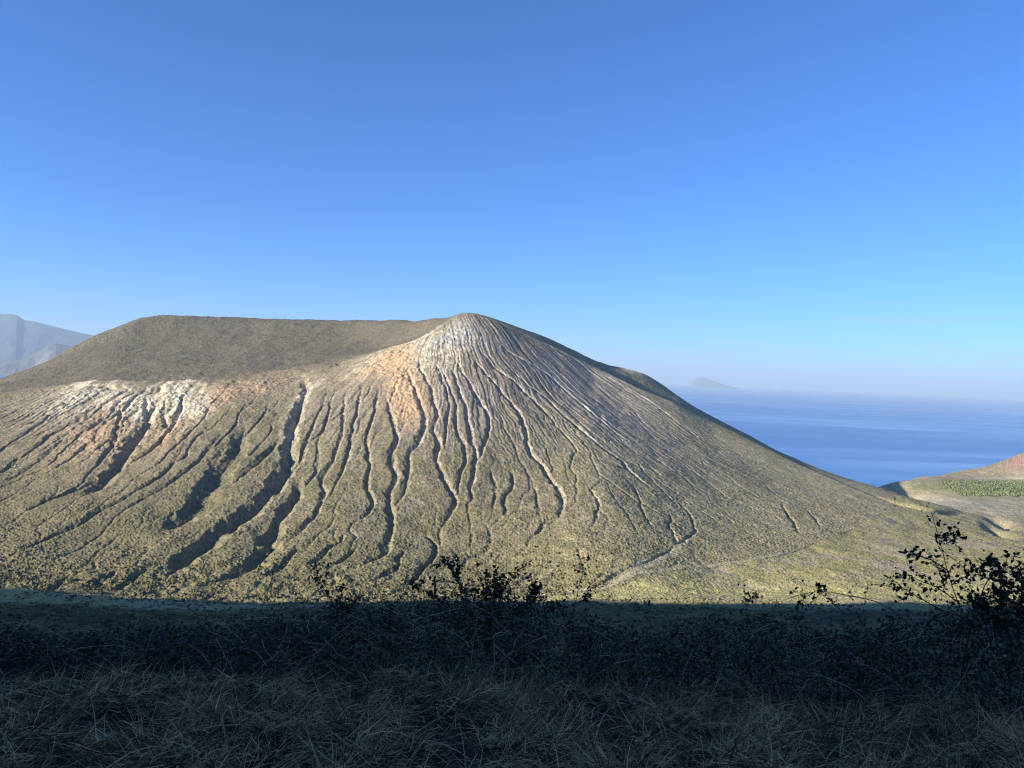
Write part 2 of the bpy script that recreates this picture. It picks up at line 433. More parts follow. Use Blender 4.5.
for it in range(420):
    a_ = np.clip(((px_ - gx0) / CS).astype(int), 1, gnx - 2); b_ = np.clip(((py_ - gy0) / CS).astype(int), 1, gny - 2)
    gx_, gy_ = GXm[a_, b_], GYm[a_, b_]
    gl = np.hypot(gx_, gy_) + 1e-6
    vxx = .55 * vxx - .45 * gx_ / gl; vyy = .55 * vyy - .45 * gy_ / gl
    vl = np.hypot(vxx, vyy) + 1e-6
    px_ += vxx / vl * 1.6; py_ += vyy / vl * 1.6
    np.add.at(flow, a_ * gny + b_, .4)
    if it % 60 == 59:      # what has run so far cuts in, and draws later water
        f2 = flow.reshape(gnx, gny)
        D2 = DEM - np.minimum(np.log1p(f2) * .55, 2.4)
        GXm, GYm = np.gradient((D2 * 2 + np.roll(D2, 1, 0) + np.roll(D2, -1, 0) + np.roll(D2, 1, 1) + np.roll(D2, -1, 1)) / 6, CS)
        r_ = rng.choice(vi, len(sel) // 3); q_ = rng.choice(len(sel), len(r_), replace=False)
        px_[q_] = X[r_]; py_[q_] = Y[r_]
fl = np.log1p(flow / 2.5).reshape(gnx, gny)
fl = (fl * 4 + np.roll(fl, 1, 0) + np.roll(fl, -1, 0) + np.roll(fl, 1, 1) + np.roll(fl, -1, 1)) / 8
fx = np.clip((X - gx0) / CS - .5, 0, gnx - 2.01); fy = np.clip((Y - gy0) / CS - .5, 0, gny - 2.01)
i0 = fx.astype(int); j0 = fy.astype(int); fx -= i0; fy -= j0
rill = (fl[i0, j0] * (1 - fx) * (1 - fy) + fl[i0 + 1, j0] * fx * (1 - fy) + fl[i0, j0 + 1] * (1 - fx) * fy + fl[i0 + 1, j0 + 1] * fx * fy)
rill = np.where(ok & volc, rill, 0)
rk = sstep(.55, 2.4, rill)
ramp = .55 + 1.15 * np.exp(-((BPY - 415) / 60) ** 2) + .5 * np.exp(-((BPX - 150) / 150) ** 2)
ramp *= np.interp(BPX, [0, 560, 720, 900], [1, 1, .45, .12]) * (1 - .45 * sstep(430, 490, BPY) * sstep(330, 250, BPX)) * np.where(carve > 2.5, .35, 1)
dz -= 1.8 * ramp * rk
pale = np.maximum(pale, .6 * rk * np.exp(-((BPY - 385) / 55) ** 2) * sstep(330, 420, BPX)).astype(np.float32)

# broken scarp under the rim
rn = rimr + perlin(X / 60, Y / 60, 40) * 16 + perlin(X / 25, Y / 25, 41) * 9 + perlin(X / 8, Y / 8, 42) * 3
tt = rn - RR
Aw = np.interp(BPX, [-40, 40, 90, 200, 235, 250, 300, 340, 380, 430, 445], [0, 2, 4, 7, 4, 1, 1, 2, 3, 2, 0]) * np.clip(.6 + 1.1 * perlin(X / 45, Y / 45, 43), 0, 1.6)
dz -= Aw * sstep(0, 5, tt) * np.exp(-np.clip(tt, 0, 400) / 55) * volc

# albedo masks laid over the ground (washed tuff, fumarole stains, ash)
def blob(px, py, sx_, sy_, rot=0):
    c, s = math.cos(math.radians(rot)), math.sin(math.radians(rot))
    dx, dy = BPX - px, BPY - py
    return np.exp(-(((dx * c + dy * s) / sx_) ** 2 + ((-dx * s + dy * c) / sy_) ** 2))
infr = volc & (RR < rimr + 25 + n_mid * 6)
pn = fbm(X / 14, Y / 14, 4, 51)
# streaks running down the fall line
stk = fbm((ang + wob) * 42, rad / 140, 3, 55)
sp = (blob(78, 396, 40, 13, -24) + blob(130, 402, 25, 12, 10) + blob(178, 392, 17, 22, 0) * 1.3 + blob(195, 400, 14, 14) + blob(150, 405, 16, 16)) * 1.05
ptan = blob(105, 425, 45, 22, 0) * .9 + blob(70, 450, 45, 20) * .6 + blob(170, 425, 30, 22) * .5 + blob(205, 405, 40, 9, -30) + blob(245, 388, 28, 5, -8) * 1.1 + blob(290, 375, 30, 10) * .4 + blob(140, 445, 50, 20) * .45 + blob(245, 393, 55, 12, -12) * .6
sp2 = blob(410, 352, 28, 15, -20) * 1.25 + blob(440, 352, 30, 20) * .6 + blob(372, 362, 26, 7, -28) * .7
org = blob(402, 380, 17, 34, -8) * 1.2 + blob(385, 362, 26, 8, -25) + blob(410, 408, 14, 16) * .8
edgeL = blob(296, 415, 9, 34, 15) * .9 + blob(312, 386, 14, 6, -30) * .8
wht = blob(458, 331, 15, 9, -25) * 1.3 + blob(446, 340, 24, 7, -10) * 1.1 + blob(480, 338, 16, 12, 25) * .7
soil = blob(470, 385, 75, 48, 25) * .9 + blob(560, 375, 90, 32, 32) * .95 + blob(350, 400, 60, 40) * .6 + blob(430, 400, 60, 40) * .6 + blob(60, 410, 110, 50) * .35 + blob(600, 400, 80, 30, 32) * .5
pat = sstep(-.2, .3, pn + stk * .6)
patL = sstep(-.2, .3, pn * .55 + stkL * 1.1)

tuft = np.abs(perlin(X / 2.7, Y / 2.7, 61)) * 1.5 + np.abs(perlin(X / 6.5, Y / 6.5, 62)) * .45     # rounded shrubs
bush = np.clip(tuft, 0, 1.3)
hue0 = np.clip(fbm(X / 45, Y / 45, 3, 65), -.9, 1)
bare_all = np.clip(pale + sp + sp2 + org + wht + .6 * ptan + .55 * soil + path * 1.5 + edgeL, 0, 1)
lowf = sstep(560, 450, BPY)
bamp = np.where(volc, (.85 + .5 * hue0) * (1 - .8 * bare_all) + .35 * (1 - lowf) * bush, 0)
bamp = np.where(front & ~volc & (RR > 90), np.clip(RR / 900, .35, .75), bamp)
dz += bamp * (bush - .4) * (1 - .6 * flank)
rough = volc * np.clip(sp * .7 + ptan * .8 + org + wht * .6, 0, 1)
dz += rough * (np.abs(perlin(X / 11, Y / 11, 71)) * 2.4 + np.abs(perlin(X / 5, Y / 5, 72)) * 1.8 - 1.5)
dz += np.where(volc, n_big * 2.0 + n_mid * .8, 0) * (1 - .85 * flank) * (1 - .4 * sstep(560, 680, BPX))
valley = front & ~volc & (RR > 90)
dz += np.where(valley, n_big * 2.2 + n_mid * .8, 0) * sstep(90, 300, RR)
# toe thickets and hollows at the foot
toeb = np.exp(-((RR - rtoe - 40) / 70) ** 2) * volc * (AZ < math.atan((560 - 512) / FPX))
dz += toeb * (np.abs(fbm(X / 26, Y / 26, 3, 81)) * 2.4 - .8)
# headland notch with fresh shadowed banks
for c in ((998, 530, 12, 3.2, 25), (1004, 523, 12, 2.5, 15), (900, 503, 22, 1.5, 15), (952, 513, 10, 1.5, 5)):
    dz -= 19 * blob(*c) * front * (RR > 850)
dz *= np.where(RR < 60, 0, 1)

hz = hill_z(X, Y) + n_big * 4 + fbm(X / 48, Y / 48, 3, 111) * 6
Zb = Z + dz
k = 14.0
side = ~front
hz = np.where(front, -1e3, hz)
Z2 = np.where(hz > Zb - 60, np.log(np.exp(np.clip((Zb - 300) / k, -40, 40)) + np.exp(np.clip((hz - 300) / k, -40, 40))) * k + 300, Zb)
Zf = np.where(front, Zb, Z2)
hilly = hz > Zb
# near ground roughness
nr = RR < 60
Zf = Zf + np.where(nr, (fbm(X / .9, Y / .9, 3, 91) * .05 + fbm(X / 4, Y / 4, 2, 92) * .10) * sstep(1.5, 4, RR), 0)

# ---- colour
def mix(a, b, t): return a + (b - a) * np.clip(t, 0, 1)[:, None].astype(np.float32)
col = np.tile(C_SCRUB, (len(Z), 1)).astype(np.float32)
hue = fbm(X / 60, Y / 60, 3, 101); fine = fbm(X / 5, Y / 5, 2, 103)
col = mix(col, C_DRY, .45 + .5 * hue + .5 * fine)
col = mix(col, C_DARKB, sstep(.55, 1.15, bush + .35 * hue) * .7)
clus = sstep(.25, .8, fbm(X / 17, Y / 17, 3, 107))
col = mix(col, C_GREEN * .95, clus * .38)
col = mix(col, C_DRY * 1.2, sstep(.3, .9, fbm(X / 26, Y / 26, 3, 109)) * .5)
col = mix(col, C_MEADOW * .62, sstep(490, 590, BPY) * .45 * volc)
leftgreen = volc * sstep(330, 120, BPX) * sstep(430, 500, BPY)
col = mix(col, C_SCRUB * .95, leftgreen * .4)
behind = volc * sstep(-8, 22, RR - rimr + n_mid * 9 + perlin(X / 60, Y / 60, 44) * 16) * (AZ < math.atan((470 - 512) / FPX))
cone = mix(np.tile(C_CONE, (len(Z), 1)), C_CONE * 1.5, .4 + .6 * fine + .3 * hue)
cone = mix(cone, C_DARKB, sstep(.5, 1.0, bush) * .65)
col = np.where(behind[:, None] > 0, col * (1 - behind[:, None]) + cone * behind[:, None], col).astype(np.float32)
col = mix(col, C_SOIL, soil * infr * (.5 + .6 * pat))
col = mix(col, C_PALE * .8, soil * infr * sstep(.1, .7, stk) * .38)
col = mix(col, C_TAN * .85, ptan * infr * (.35 + .75 * patL))
col = mix(col, C_PALE, sp * infr * (.3 + 1.0 * patL))
col = mix(col, C_PALE, sp2 * 1.1 * infr * (.25 + .9 * pat))
col = mix(col, lin(.54, .36, .20), 1.25 * org * infr * (.45 + .6 * pat))
col = mix(col, C_PALE * .85, edgeL * infr * (.3 + .7 * pat))
col = mix(col, C_PALE * .85, blob(634, 369.5, 13, 3, 15) * volc)
col = mix(col, C_WHITE * .75, wht * infr * (.05 + .95 * sstep(-.25, .25, fbm(X / 7, Y / 9, 3, 115))))
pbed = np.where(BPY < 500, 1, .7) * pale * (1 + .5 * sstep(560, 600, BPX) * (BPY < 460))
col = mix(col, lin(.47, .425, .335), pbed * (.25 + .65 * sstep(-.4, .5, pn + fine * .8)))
col = mix(col, C_DARKB * .9, gully_shade * .45)  # shade in the gully creases put into the albedo
# valley floor
v = valley & (RR > 560)
mead = mix(np.tile(C_MEADOW, (len(Z), 1)), C_DRY * 1.25, sstep(-.2, .5, hue + fine * .5))
mead = mix(mead, C_DARKB * 1.2, sstep(.7, 1.2, bush + .3 * n_mid) * .6)
mead = mix(mead, C_MEADOW * 1.25, np.exp(-((BPY - 592) / 12) ** 2) * .8)
mead = mix(mead, C_SCRUB * 1.2, sstep(560, 530, BPY) * .5)
col = np.where(v[:, None], mead, col)
near = valley & (RR <= 560) | (front & (RR <= 90) & (RR > 12))
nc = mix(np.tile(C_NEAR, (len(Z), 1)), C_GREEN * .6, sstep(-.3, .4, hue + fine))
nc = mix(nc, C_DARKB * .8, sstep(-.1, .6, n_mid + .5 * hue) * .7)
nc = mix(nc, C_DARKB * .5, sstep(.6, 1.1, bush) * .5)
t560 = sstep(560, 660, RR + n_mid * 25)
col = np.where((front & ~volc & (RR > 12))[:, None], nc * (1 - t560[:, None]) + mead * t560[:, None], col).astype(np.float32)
head = front & (AZ > math.atan((872 - 512) / FPX)) & (RR > 1380)
hc = mix(np.tile(C_DRY * 1.15, (len(Z), 1)), C_SCRUB * 1.2, sstep(-.2, .3, hue + fine))
hc = mix(hc, C_PALE * .8, (blob(955, 503, 40, 5, 8) * 1.3 + blob(1000, 478.5, 60, 1.3) + blob(1010, 512, 25, 6) * .6) * (.3 + pat * .7))
hc = mix(hc, lin(.36, .20, .15), blob(1018, 462, 18, 10) * (.3 + .8 * pat))
hc = mix(hc, C_TAN * .8, blob(975, 473, 40, 5, -15) * pat)
hc = mix(hc, lin(.17, .195, .065), np.clip(blob(990, 488, 62, 7) * 1.3, 0, 1) * .8)
col = np.where((volc & (BPX > 480))[:, None], col * (1 + .3 * sstep(480, 660, BPX))[:, None], col).astype(np.float32)  # right flank albedo raised to make up for the grazing sun
col = np.where(head[:, None], hc, col).astype(np.float32)
col = mix(col, C_PALE * .92, path * .8 * (.75 + .5 * fine))
hillc = mix(np.tile(C_SCRUB * .8, (len(Z), 1)), C_DARKB, .5 + hue)
col = np.where(~front[:, None], hillc, col)
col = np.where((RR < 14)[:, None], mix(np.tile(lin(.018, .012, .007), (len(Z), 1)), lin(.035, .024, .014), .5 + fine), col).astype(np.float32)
col *= (1 + .30 * rng.normal(0, 1, len(Z)).clip(-1.5, 1.5)[:, None] * np.where(RR > 60, np.where(head | (behind > .5), .6, 1), .4)[:, None]).astype(np.float32)
col = np.clip(col, .012, .7)

# ------------------------------------------------------------------ materials
def new_mat(name):
    m = bpy.data.materials.new(name); m.use_nodes = True
    nt = m.node_tree; nt.nodes.clear()
    out = nt.nodes.new('ShaderNodeOutputMaterial'); b = nt.nodes.new('ShaderNodeBsdfPrincipled')
    nt.links.new(b.outputs[0], out.inputs[0])
    return m, nt, b


def ground_mat(name, sc, bump, dist):
    m, nt, b = new_mat(name)
    L = nt.links.new
    at_ = nt.nodes.new('ShaderNodeAttribute'); at_.attribute_name = 'albedo'
    tc = nt.nodes.new('ShaderNodeTexCoord')
    n1 = nt.nodes.new('ShaderNodeTexNoise'); n1.inputs['Scale'].default_value = sc; n1.inputs['Detail'].default_value = 5; n1.inputs['Roughness'].default_value = .65
    L(tc.outputs['Object'], n1.inputs['Vector'])
    mr = nt.nodes.new('ShaderNodeMapRange'); mr.inputs[1].default_value = .3; mr.inputs[2].default_value = .7; mr.inputs[3].default_value = .7; mr.inputs[4].default_value = 1.32
    L(n1.outputs['Fac'], mr.inputs[0])
    mx = nt.nodes.new('ShaderNodeVectorMath'); mx.operation = 'SCALE'
    L(at_.outputs['Color'], mx.inputs[0]); L(mr.outputs[0], mx.inputs['Scale'])
    L(mx.outputs[0], b.inputs['Base Color'])
    b.inputs['Roughness'].default_value = .95
    b.inputs['Specular IOR Level'].default_value = .1
    bp = nt.nodes.new('ShaderNodeBump'); bp.inputs['Strength'].default_value = bump; bp.inputs['Distance'].default_value = dist
    L(n1.outputs['Fac'], bp.inputs['Height']); L(bp.outputs[0], b.inputs['Normal'])
    return m


def plain_mat(name, c1, c2, sc, rough=.8, spec=.2, isl=0.0):
    m, nt, b = new_mat(name)
    L = nt.links.new
    tc = nt.nodes.new('ShaderNodeTexCoord')
    n1 = nt.nodes.new('ShaderNodeTexNoise'); n1.inputs['Scale'].default_value = sc; n1.inputs['Detail'].default_value = 4
    L(tc.outputs['Object'], n1.inputs['Vector'])
    r = nt.nodes.new('ShaderNodeValToRGB')
    r.color_ramp.elements[0].position = .32; r.color_ramp.elements[0].color = (*c1, 1)
    r.color_ramp.elements[1].position = .68; r.color_ramp.elements[1].color = (*c2, 1)
    fac = n1.outputs['Fac']
    if isl:
        ge = nt.nodes.new('ShaderNodeNewGeometry')
        pw = nt.nodes.new('ShaderNodeMath'); pw.operation = 'POWER'; pw.inputs[1].default_value = isl
        L(ge.outputs['Random Per Island'], pw.inputs[0])
        am = nt.nodes.new('ShaderNodeMath'); am.operation = 'MULTIPLY_ADD'; am.inputs[1].default_value = .62; am.inputs[2].default_value = -.10
        L(pw.outputs[0], am.inputs[0])
        ad = nt.nodes.new('ShaderNodeMath'); ad.operation = 'MULTIPLY_ADD'; ad.inputs[1].default_value = .55
        L(n1.outputs['Fac'], ad.inputs[0]); L(am.outputs[0], ad.inputs[2]); fac = ad.outputs[0]
    L(fac, r.inputs[0]); L(r.outputs[0], b.inputs['Base Color'])
    b.inputs['Roughness'].default_value = rough; b.inputs['Specular IOR Level'].default_value = spec
    return m


MAT = {
    'volcano': ground_mat('volcanic slope', .7, .32, .8),
    'valley': ground_mat('scrub valley', .55, .38, 1.0),
    'verge': ground_mat('verge soil', 9, .6, .03),
    'leaf': plain_mat('bramble leaf', (.012, .014, .006), (.085, .075, .026), 6, .6, .3, 1.6),
    'cane': plain_mat('bramble cane', (.06, .038, .025), (.14, .095, .06), 9, .8, .2),
    'deadcane': plain_mat('dead cane', (.16, .10, .06), (.58, .40, .25), 9, .85, .1, 1.2),
    'straw': plain_mat('dry straw', (.060, .036, .016), (.82, .52, .24), 3.5, .85, .15, 1.05),
    'pine': plain_mat('plantation green', (.085, .11, .04), (.22, .25, .10), .12, .8, .1),
    'shrub': plain_mat('valley shrub', (.075, .078, .032), (.25, .21, .10), .25, .9, .1, 1.0),
    'islet': plain_mat('pale rock', (.35, .32, .28), (.6, .57, .5), .02, .9, .1),
    'debris': plain_mat('navy debris', (.012, .014, .035), (.035, .04, .085), 8, .8, .2),
}


def tag(o, label=None, cat=None, group=None, kind=None):
    if label: o['label'] = label
    if cat: o['category'] = cat
    if group: o['group'] = group
    if kind: o['kind'] = kind
    return o


def mesh_obj(name, verts, faces, mat, parent=None, smooth=False, colors=None):
    """faces: (n,3) or (n,4) int array"""
    me = bpy.data.meshes.new(name)
    verts = np.asarray(verts, np.float32); faces = np.asarray(faces, np.int32)
    nv, (nfc, kk) = len(verts), faces.shape
    me.vertices.add(nv); me.vertices.foreach_set('co', verts.ravel())
    me.loops.add(nfc * kk); me.loops.foreach_set('vertex_index', faces.ravel())
    me.polygons.add(nfc)
    me.polygons.foreach_set('loop_start', np.arange(0, nfc * kk, kk, dtype=np.int32))
    me.polygons.foreach_set('loop_total', np.full(nfc, kk, np.int32))
    if smooth: me.polygons.foreach_set('use_smooth', np.ones(nfc, bool))
    if colors is not None:
        a = me.attributes.new('albedo', 'FLOAT_COLOR', 'POINT')
        a.data.foreach_set('color', np.concatenate([colors, np.ones((nv, 1))], 1).astype(np.float32).ravel())
    me.update(calc_edges=True); me.validate()
    me.materials.append(mat)
    ob = bpy.data.objects.new(name, me); COL.objects.link(ob)
    if parent: ob.parent = parent
    return ob


# ------------------------------------------------------------------ write the ground as named pieces
ii, jj = np.meshgrid(np.arange(NA), np.arange(NR - 1), indexing='ij')
i2 = (ii + 1) % NA
F = np.stack([ii * NR + jj, ii * NR + jj + 1, i2 * NR + jj + 1, i2 * NR + jj], -1).reshape(-1, 4)
# order gives +z normals?
cls = np.zeros(len(Z), np.int8)                 # 0 valley
cls[volc] = 1
cls[head] = 2
cls[(RR < 13)] = 3
cls[(~front) & (RR >= 13)] = 4
V3 = np.stack([X, Y, Zf], 1)
a = V3[F[5]]
if np.cross(a[1] - a[0], a[2] - a[0])[2] < 0: F = F[:, ::-1]
fc = cls[F].max(1)
fc = np.where((cls[F] == 1).any(1) & (cls[F].max(1) <= 2), np.where((cls[F] == 2).all(1), 2, 1), fc)
GL = {0: ('valley', 'valley'), 1: ('volcano', 'volcano'), 2: ('headland', 'valley'), 3: ('roadside_verge', 'verge'), 4: ('hill', 'valley')}
for c, (nm, mt) in GL.items():
    ff = F[fc == c]
    keep = ~((Zf[ff] < -25).all(1))
    ff = ff[keep]
    u, inv = np.unique(ff, return_inverse=True)
    tag(mesh_obj(nm, V3[u], inv.reshape(-1, 4), MAT[mt], None, True, col[u]), kind='structure')


def ground_at(x, y):
    """height of the finished ground (nearest vertex of the sheet)"""
    x = np.atleast_1d(x); y = np.atleast_1d(y)
    a = np.arctan2(x, y); r = np.hypot(x, y)
    i = np.clip(np.searchsorted(az[:nf], a), 0, nf - 1); j = np.clip(np.searchsorted(rs, r), 0, NR - 1)
    return Zf[i * NR + j]


# ------------------------------------------------------------------ sea, islands
def disc(R1, n_=256):
    rr_ = np.concatenate([[1500], np.geomspace(1700, R1, 60)])
    th = np.linspace(0, 2 * math.pi, n_, endpoint=False)
    a, b = np.meshgrid(th, rr_, indexing='ij')
    v_ = np.stack([b * np.sin(a), b * np.cos(a), np.zeros_like(a)], -1).reshape(-1, 3)
    k_ = len(rr_)
    i_, j_ = np.meshgrid(np.arange(n_), np.arange(k_ - 1), indexing='ij')
    i3 = (i_ + 1) % n_
    return v_, np.stack([i_ * k_ + j_, i3 * k_ + j_, i3 * k_ + j_ + 1, i_ * k_ + j_ + 1], -1).reshape(-1, 4)


m, nt, b = new_mat('sea water')
L = nt.links.new
tc = nt.nodes.new('ShaderNodeTexCoord')
mp = nt.nodes.new('ShaderNodeMapping'); mp.inputs['Scale'].default_value = (1 / 3600, 1 / 900, 1); mp.inputs['Rotation'].default_value = (0, 0, math.radians(24))
n1 = nt.nodes.new('ShaderNodeTexNoise'); n1.inputs['Scale'].default_value = 1; n1.inputs['Detail'].default_value = 4; n1.inputs['Roughness'].default_value = .55; n1.inputs['Distortion'].default_value = .6
L(tc.outputs['Object'], mp.inputs[0]); L(mp.outputs[0], n1.inputs['Vector'])
cr = nt.nodes.new('ShaderNodeValToRGB')
cr.color_ramp.elements[0].position = .49; cr.color_ramp.elements[0].color = (.06, .205, .45, 1)
cr.color_ramp.elements[1].position = .63; cr.color_ramp.elements[1].color = (.15, .31, .56, 1)  # pale sheen streaks put into the base colour
L(n1.outputs['Fac'], cr.inputs[0]); L(cr.outputs[0], b.inputs['Base Color'])
mr = nt.nodes.new('ShaderNodeMapRange'); mr.inputs[1].default_value = .42; mr.inputs[2].default_value = .68; mr.inputs[3].default_value = .38; mr.inputs[4].default_value = .24
L(n1.outputs['Fac'], mr.inputs[0]); L(mr.outputs[0], b.inputs['Roughness'])
n2 = nt.nodes.new('ShaderNodeTexNoise'); n2.inputs['Scale'].default_value = .06; n2.inputs['Detail'].default_value = 6
L(tc.outputs['Object'], n2.inputs['Vector'])
bp = nt.nodes.new('ShaderNodeBump'); bp.inputs['Strength'].default_value = .35; bp.inputs['Distance'].default_value = 2.0
L(n2.outputs['Fac'], bp.inputs['Height']); L(bp.outputs[0], b.inputs['Normal'])
b.inputs['IOR'].default_value = 1.33
MAT['sea'] = m
v_, f_q = disc(62000)
tag(mesh_obj('sea', v_, f_q[:, ::-1], MAT['sea'], None, False), kind='structure')


def island(name, prof, thick, seed, amp, c1, c2, mat=None):
    """prof: list of (px, py_top, depth); a ridge with sloping flanks falling to the water on both sides"""
    prof = np.array(prof, float)
    t = np.linspace(0, 1, 260); s = np.linspace(0, 1, len(prof))
    px = np.interp(t, s, prof[:, 0]); py = np.interp(t, s, prof[:, 1]); d = np.interp(t, s, prof[:, 2])
    w = at(px, py, d)
    ww = np.linspace(-1, 1, 90)
    a, b_ = np.meshgrid(np.arange(260), ww, indexing='ij')
    top_ = np.maximum(w[:, 2], 0)
    dirv = w[:, :2] / np.linalg.norm(w[:, :2], axis=1)[:, None]
    half = thick * (0.35 + .65 * np.clip(top_ / max(top_.max(), 1), 0, 1))
    xx = w[:, None, 0] + dirv[:, None, 0] * (half[:, None] * ww[None, :])
    yy = w[:, None, 1] + dirv[:, None, 1] * (half[:, None] * ww[None, :])
    shp = (1 - np.abs(ww)) ** 1.1
    zz = top_[:, None] * shp[None, :] - 6
    nz = fbm(xx / (thick * .35), yy / (thick * .35), 4, seed)
    zz = zz + nz * amp * (shp * (1 - shp) * 3)[None, :] * np.minimum(1, top_[:, None] / 100)
    v = np.stack([xx, yy, zz], -1).reshape(-1, 3)
    i_, j_ = np.meshgrid(np.arange(259), np.arange(89), indexing='ij')
    fq = np.stack([i_ * 90 + j_, (i_ + 1) * 90 + j_, (i_ + 1) * 90 + j_ + 1, i_ * 90 + j_ + 1], -1).reshape(-1, 4)
    mt = mat or plain_mat(name + ' ground', c1, c2, .0016, .95, .1)
    return mesh_obj(name, v, fq, mt, None, True)


tag(island('island', [(-420, 372, 16000), (-300, 345, 16000), (-180, 318, 16000), (-90, 322, 16000), (-40, 316, 16000), (0, 313, 16000), (12, 313, 16000), (17, 314, 16000), (24, 319, 16000), (34, 320.5, 16000),
                      (55, 326, 16000), (80, 332, 16000), (100, 336, 16000), (130, 345, 16000), (165, 364, 16000)], 2000, 3, 70, (.06, .085, .09), (.10, .12, .115)),
    'large blue hazy island with a flat peak beyond the volcano, upper of two', kind='structure')
tag(island('island', [(-260, 368, 10500), (-120, 362, 10500), (-40, 363, 10400), (0, 361.5, 10300), (20, 359, 10300), (35, 353, 10300), (48, 345.5, 10300), (56, 342.8, 10300), (66, 344.5, 10300),
                      (85, 346, 10300), (120, 358, 10300), (150, 370, 10300)], 900, 9, 60, (.09, .10, .10), (.21, .20, .19)),
    'low hazy coast with pale patches in front of the large island', kind='structure')
tag(island('island', [(686, 388.3, 40000), (690, 384.5, 40000), (693, 381, 40000), (697, 378.2, 40000), (701, 376.8, 40000), (707, 378, 40000), (715, 381.5, 40000), (722, 383.6, 40000), (732, 386, 40000), (740, 388.5, 40000)], 1400, 5, 60, (.09, .10, .10), (.15, .15, .14)),
    'faint bluish island on the horizon right of the volcano', kind='structure')
tag(island('islet', [(774, 391.3, 40000), (776, 389.6, 40000), (778, 388.6, 40000), (780, 389, 40000), (783, 391.3, 40000)], 160, 6, 20, None, None, MAT['islet']),
    'tiny pale rock islet on the sea horizon', kind='structure')

# ------------------------------------------------------------------ haze
hv = []
H0, H1, Wd = -30, 1240, 70000
me = bpy.data.meshes.new('haze')
vv = [(sx_ * Wd, sy_ * Wd, z) for z in (H0 - 60, H1) for sx_, sy_ in ((-1, -1), (1, -1), (1, 1), (-1, 1))]
me.from_pydata(vv, [], [(3, 2, 1, 0), (4, 5, 6, 7), (0, 1, 5, 4), (1, 2, 6, 5), (2, 3, 7, 6), (3, 0, 4, 7)])
haze = bpy.data.objects.new('haze', me); COL.objects.link(haze)
hm = bpy.data.materials.new('air'); hm.use_nodes = True; nt = hm.node_tree; nt.nodes.clear()
o_ = nt.nodes.new('ShaderNodeOutputMaterial'); pv = nt.nodes.new('ShaderNodeVolumePrincipled')
pv.inputs['Color'].default_value = (.60, .79, 1.0, 1); pv.inputs['Density'].default_value = 4.5e-5; pv.inputs['Anisotropy'].default_value = .0
nt.links.new(pv.outputs[0], o_.inputs['Volume'])
me.materials.append(hm)
tag(haze, kind='stuff')

# ------------------------------------------------------------------ far shrubs and the green plantation
def clump_mesh(P_, R1, squash, seed):
    """many small ragged bushes as one mesh"""
    g = np.random.default_rng(seed)
    t = (1 + 5 ** .5) / 2
    ico = np.array([(-1, t, 0), (1, t, 0), (-1, -t, 0), (1, -t, 0), (0, -1, t), (0, 1, t), (0, -1, -t), (0, 1, -t), (t, 0, -1), (t, 0, 1), (-t, 0, -1), (-t, 0, 1)], float)
    ico /= np.linalg.norm(ico[0])
    fi = np.array([(0, 11, 5), (0, 5, 1), (0, 1, 7), (0, 7, 10), (0, 10, 11), (1, 5, 9), (5, 11, 4), (11, 10, 2), (10, 7, 6), (7, 1, 8), (3, 9, 4), (3, 4, 2), (3, 2, 6), (3, 6, 8), (3, 8, 9), (4, 9, 5), (2, 4, 11), (6, 2, 10), (8, 6, 7), (9, 8, 1)])
    N = len(P_)
    jit = g.uniform(.6, 1.35, (N, 12, 1))
    V = ico[None] * jit * R1[:, None, None]
    V[..., 2] *= squash
    V = V + P_[:, None, :]
    Fq = fi[None] + (np.arange(N) * 12)[:, None, None]
    return V.reshape(-1, 3), Fq.reshape(-1, 3)


g = np.random.default_rng(5)
N = 9000
pxs = g.uniform(-30, 620, N); rr_ = np.interp(np.arctan((pxs - 512) / FPX), toe_az, toe_r) + g.normal(25, 45, N)
x = rr_ * np.sin(np.arctan((pxs - 512) / FPX)); y = rr_ * np.cos(np.arctan((pxs - 512) / FPX))
dens = fbm(x / 30, y / 30, 3, 81)
keep = (dens > -.15) & (g.uniform(0, 1, N) < .42)
x, y = x[keep], y[keep]
N2 = 2600
px2 = g.uniform(600, 1060, N2); r2 = g.uniform(640, 900, N2); a2 = np.arctan((px2 - 512) / FPX)
x = np.append(x, r2 * np.sin(a2)); y = np.append(y, r2 * np.cos(a2))
N3 = 9000
r3 = np.sqrt(g.uniform(150 ** 2, 650 ** 2, N3)); a3 = np.arctan(g.uniform(-.74, .74, N3))
x3, y3 = r3 * np.sin(a3), r3 * np.cos(a3)
k3 = fbm(x3 / 40, y3 / 40, 3, 91) + g.normal(0, .25, N3) > 0
nb = len(x)
x = np.append(x, x3[k3]); y = np.append(y, y3[k3])
R1 = g.uniform(.5, 1.5, len(x)) * np.where(np.arange(len(x)) < keep.sum(), 1, np.where(np.arange(len(x)) < nb, .5, 1.2))
p_ = np.stack([x, y, ground_at(x, y) + R1 * .25], 1)
v_, f3 = clump_mesh(p_, R1, .8, 2)
tag(mesh_obj('scrub', v_, f3, MAT['shrub'], None, False), 'low dark shrubs scattered along the foot of the volcano', kind='stuff')
N = 4800
py_ = g.uniform(480.5, 496, N); px_ = g.uniform(922, 1100, N)
q = hit(px_, py_ + (px_ - 985) * .01, 1200, 2400, 5)
edge = np.interp(px_, [922, 935, 960, 1100], [.0, .55, 1, 1]) + .35 * perlin(q[:, 0] / 18, q[:, 1] / 18, 8)
keep = (q[:, 2] > 8) & (fbm(q[:, 0] / 30, q[:, 1] / 30, 2, 7) > -.25) & (edge > .45 * (1 + np.abs(py_ - 488) / 7))
q = q[keep]
R1 = g.uniform(.7, 1.9, len(q))
v_, f3 = clump_mesh(q + np.stack([0 * R1, 0 * R1, R1 * .8], 1), R1, 1.3, 3)
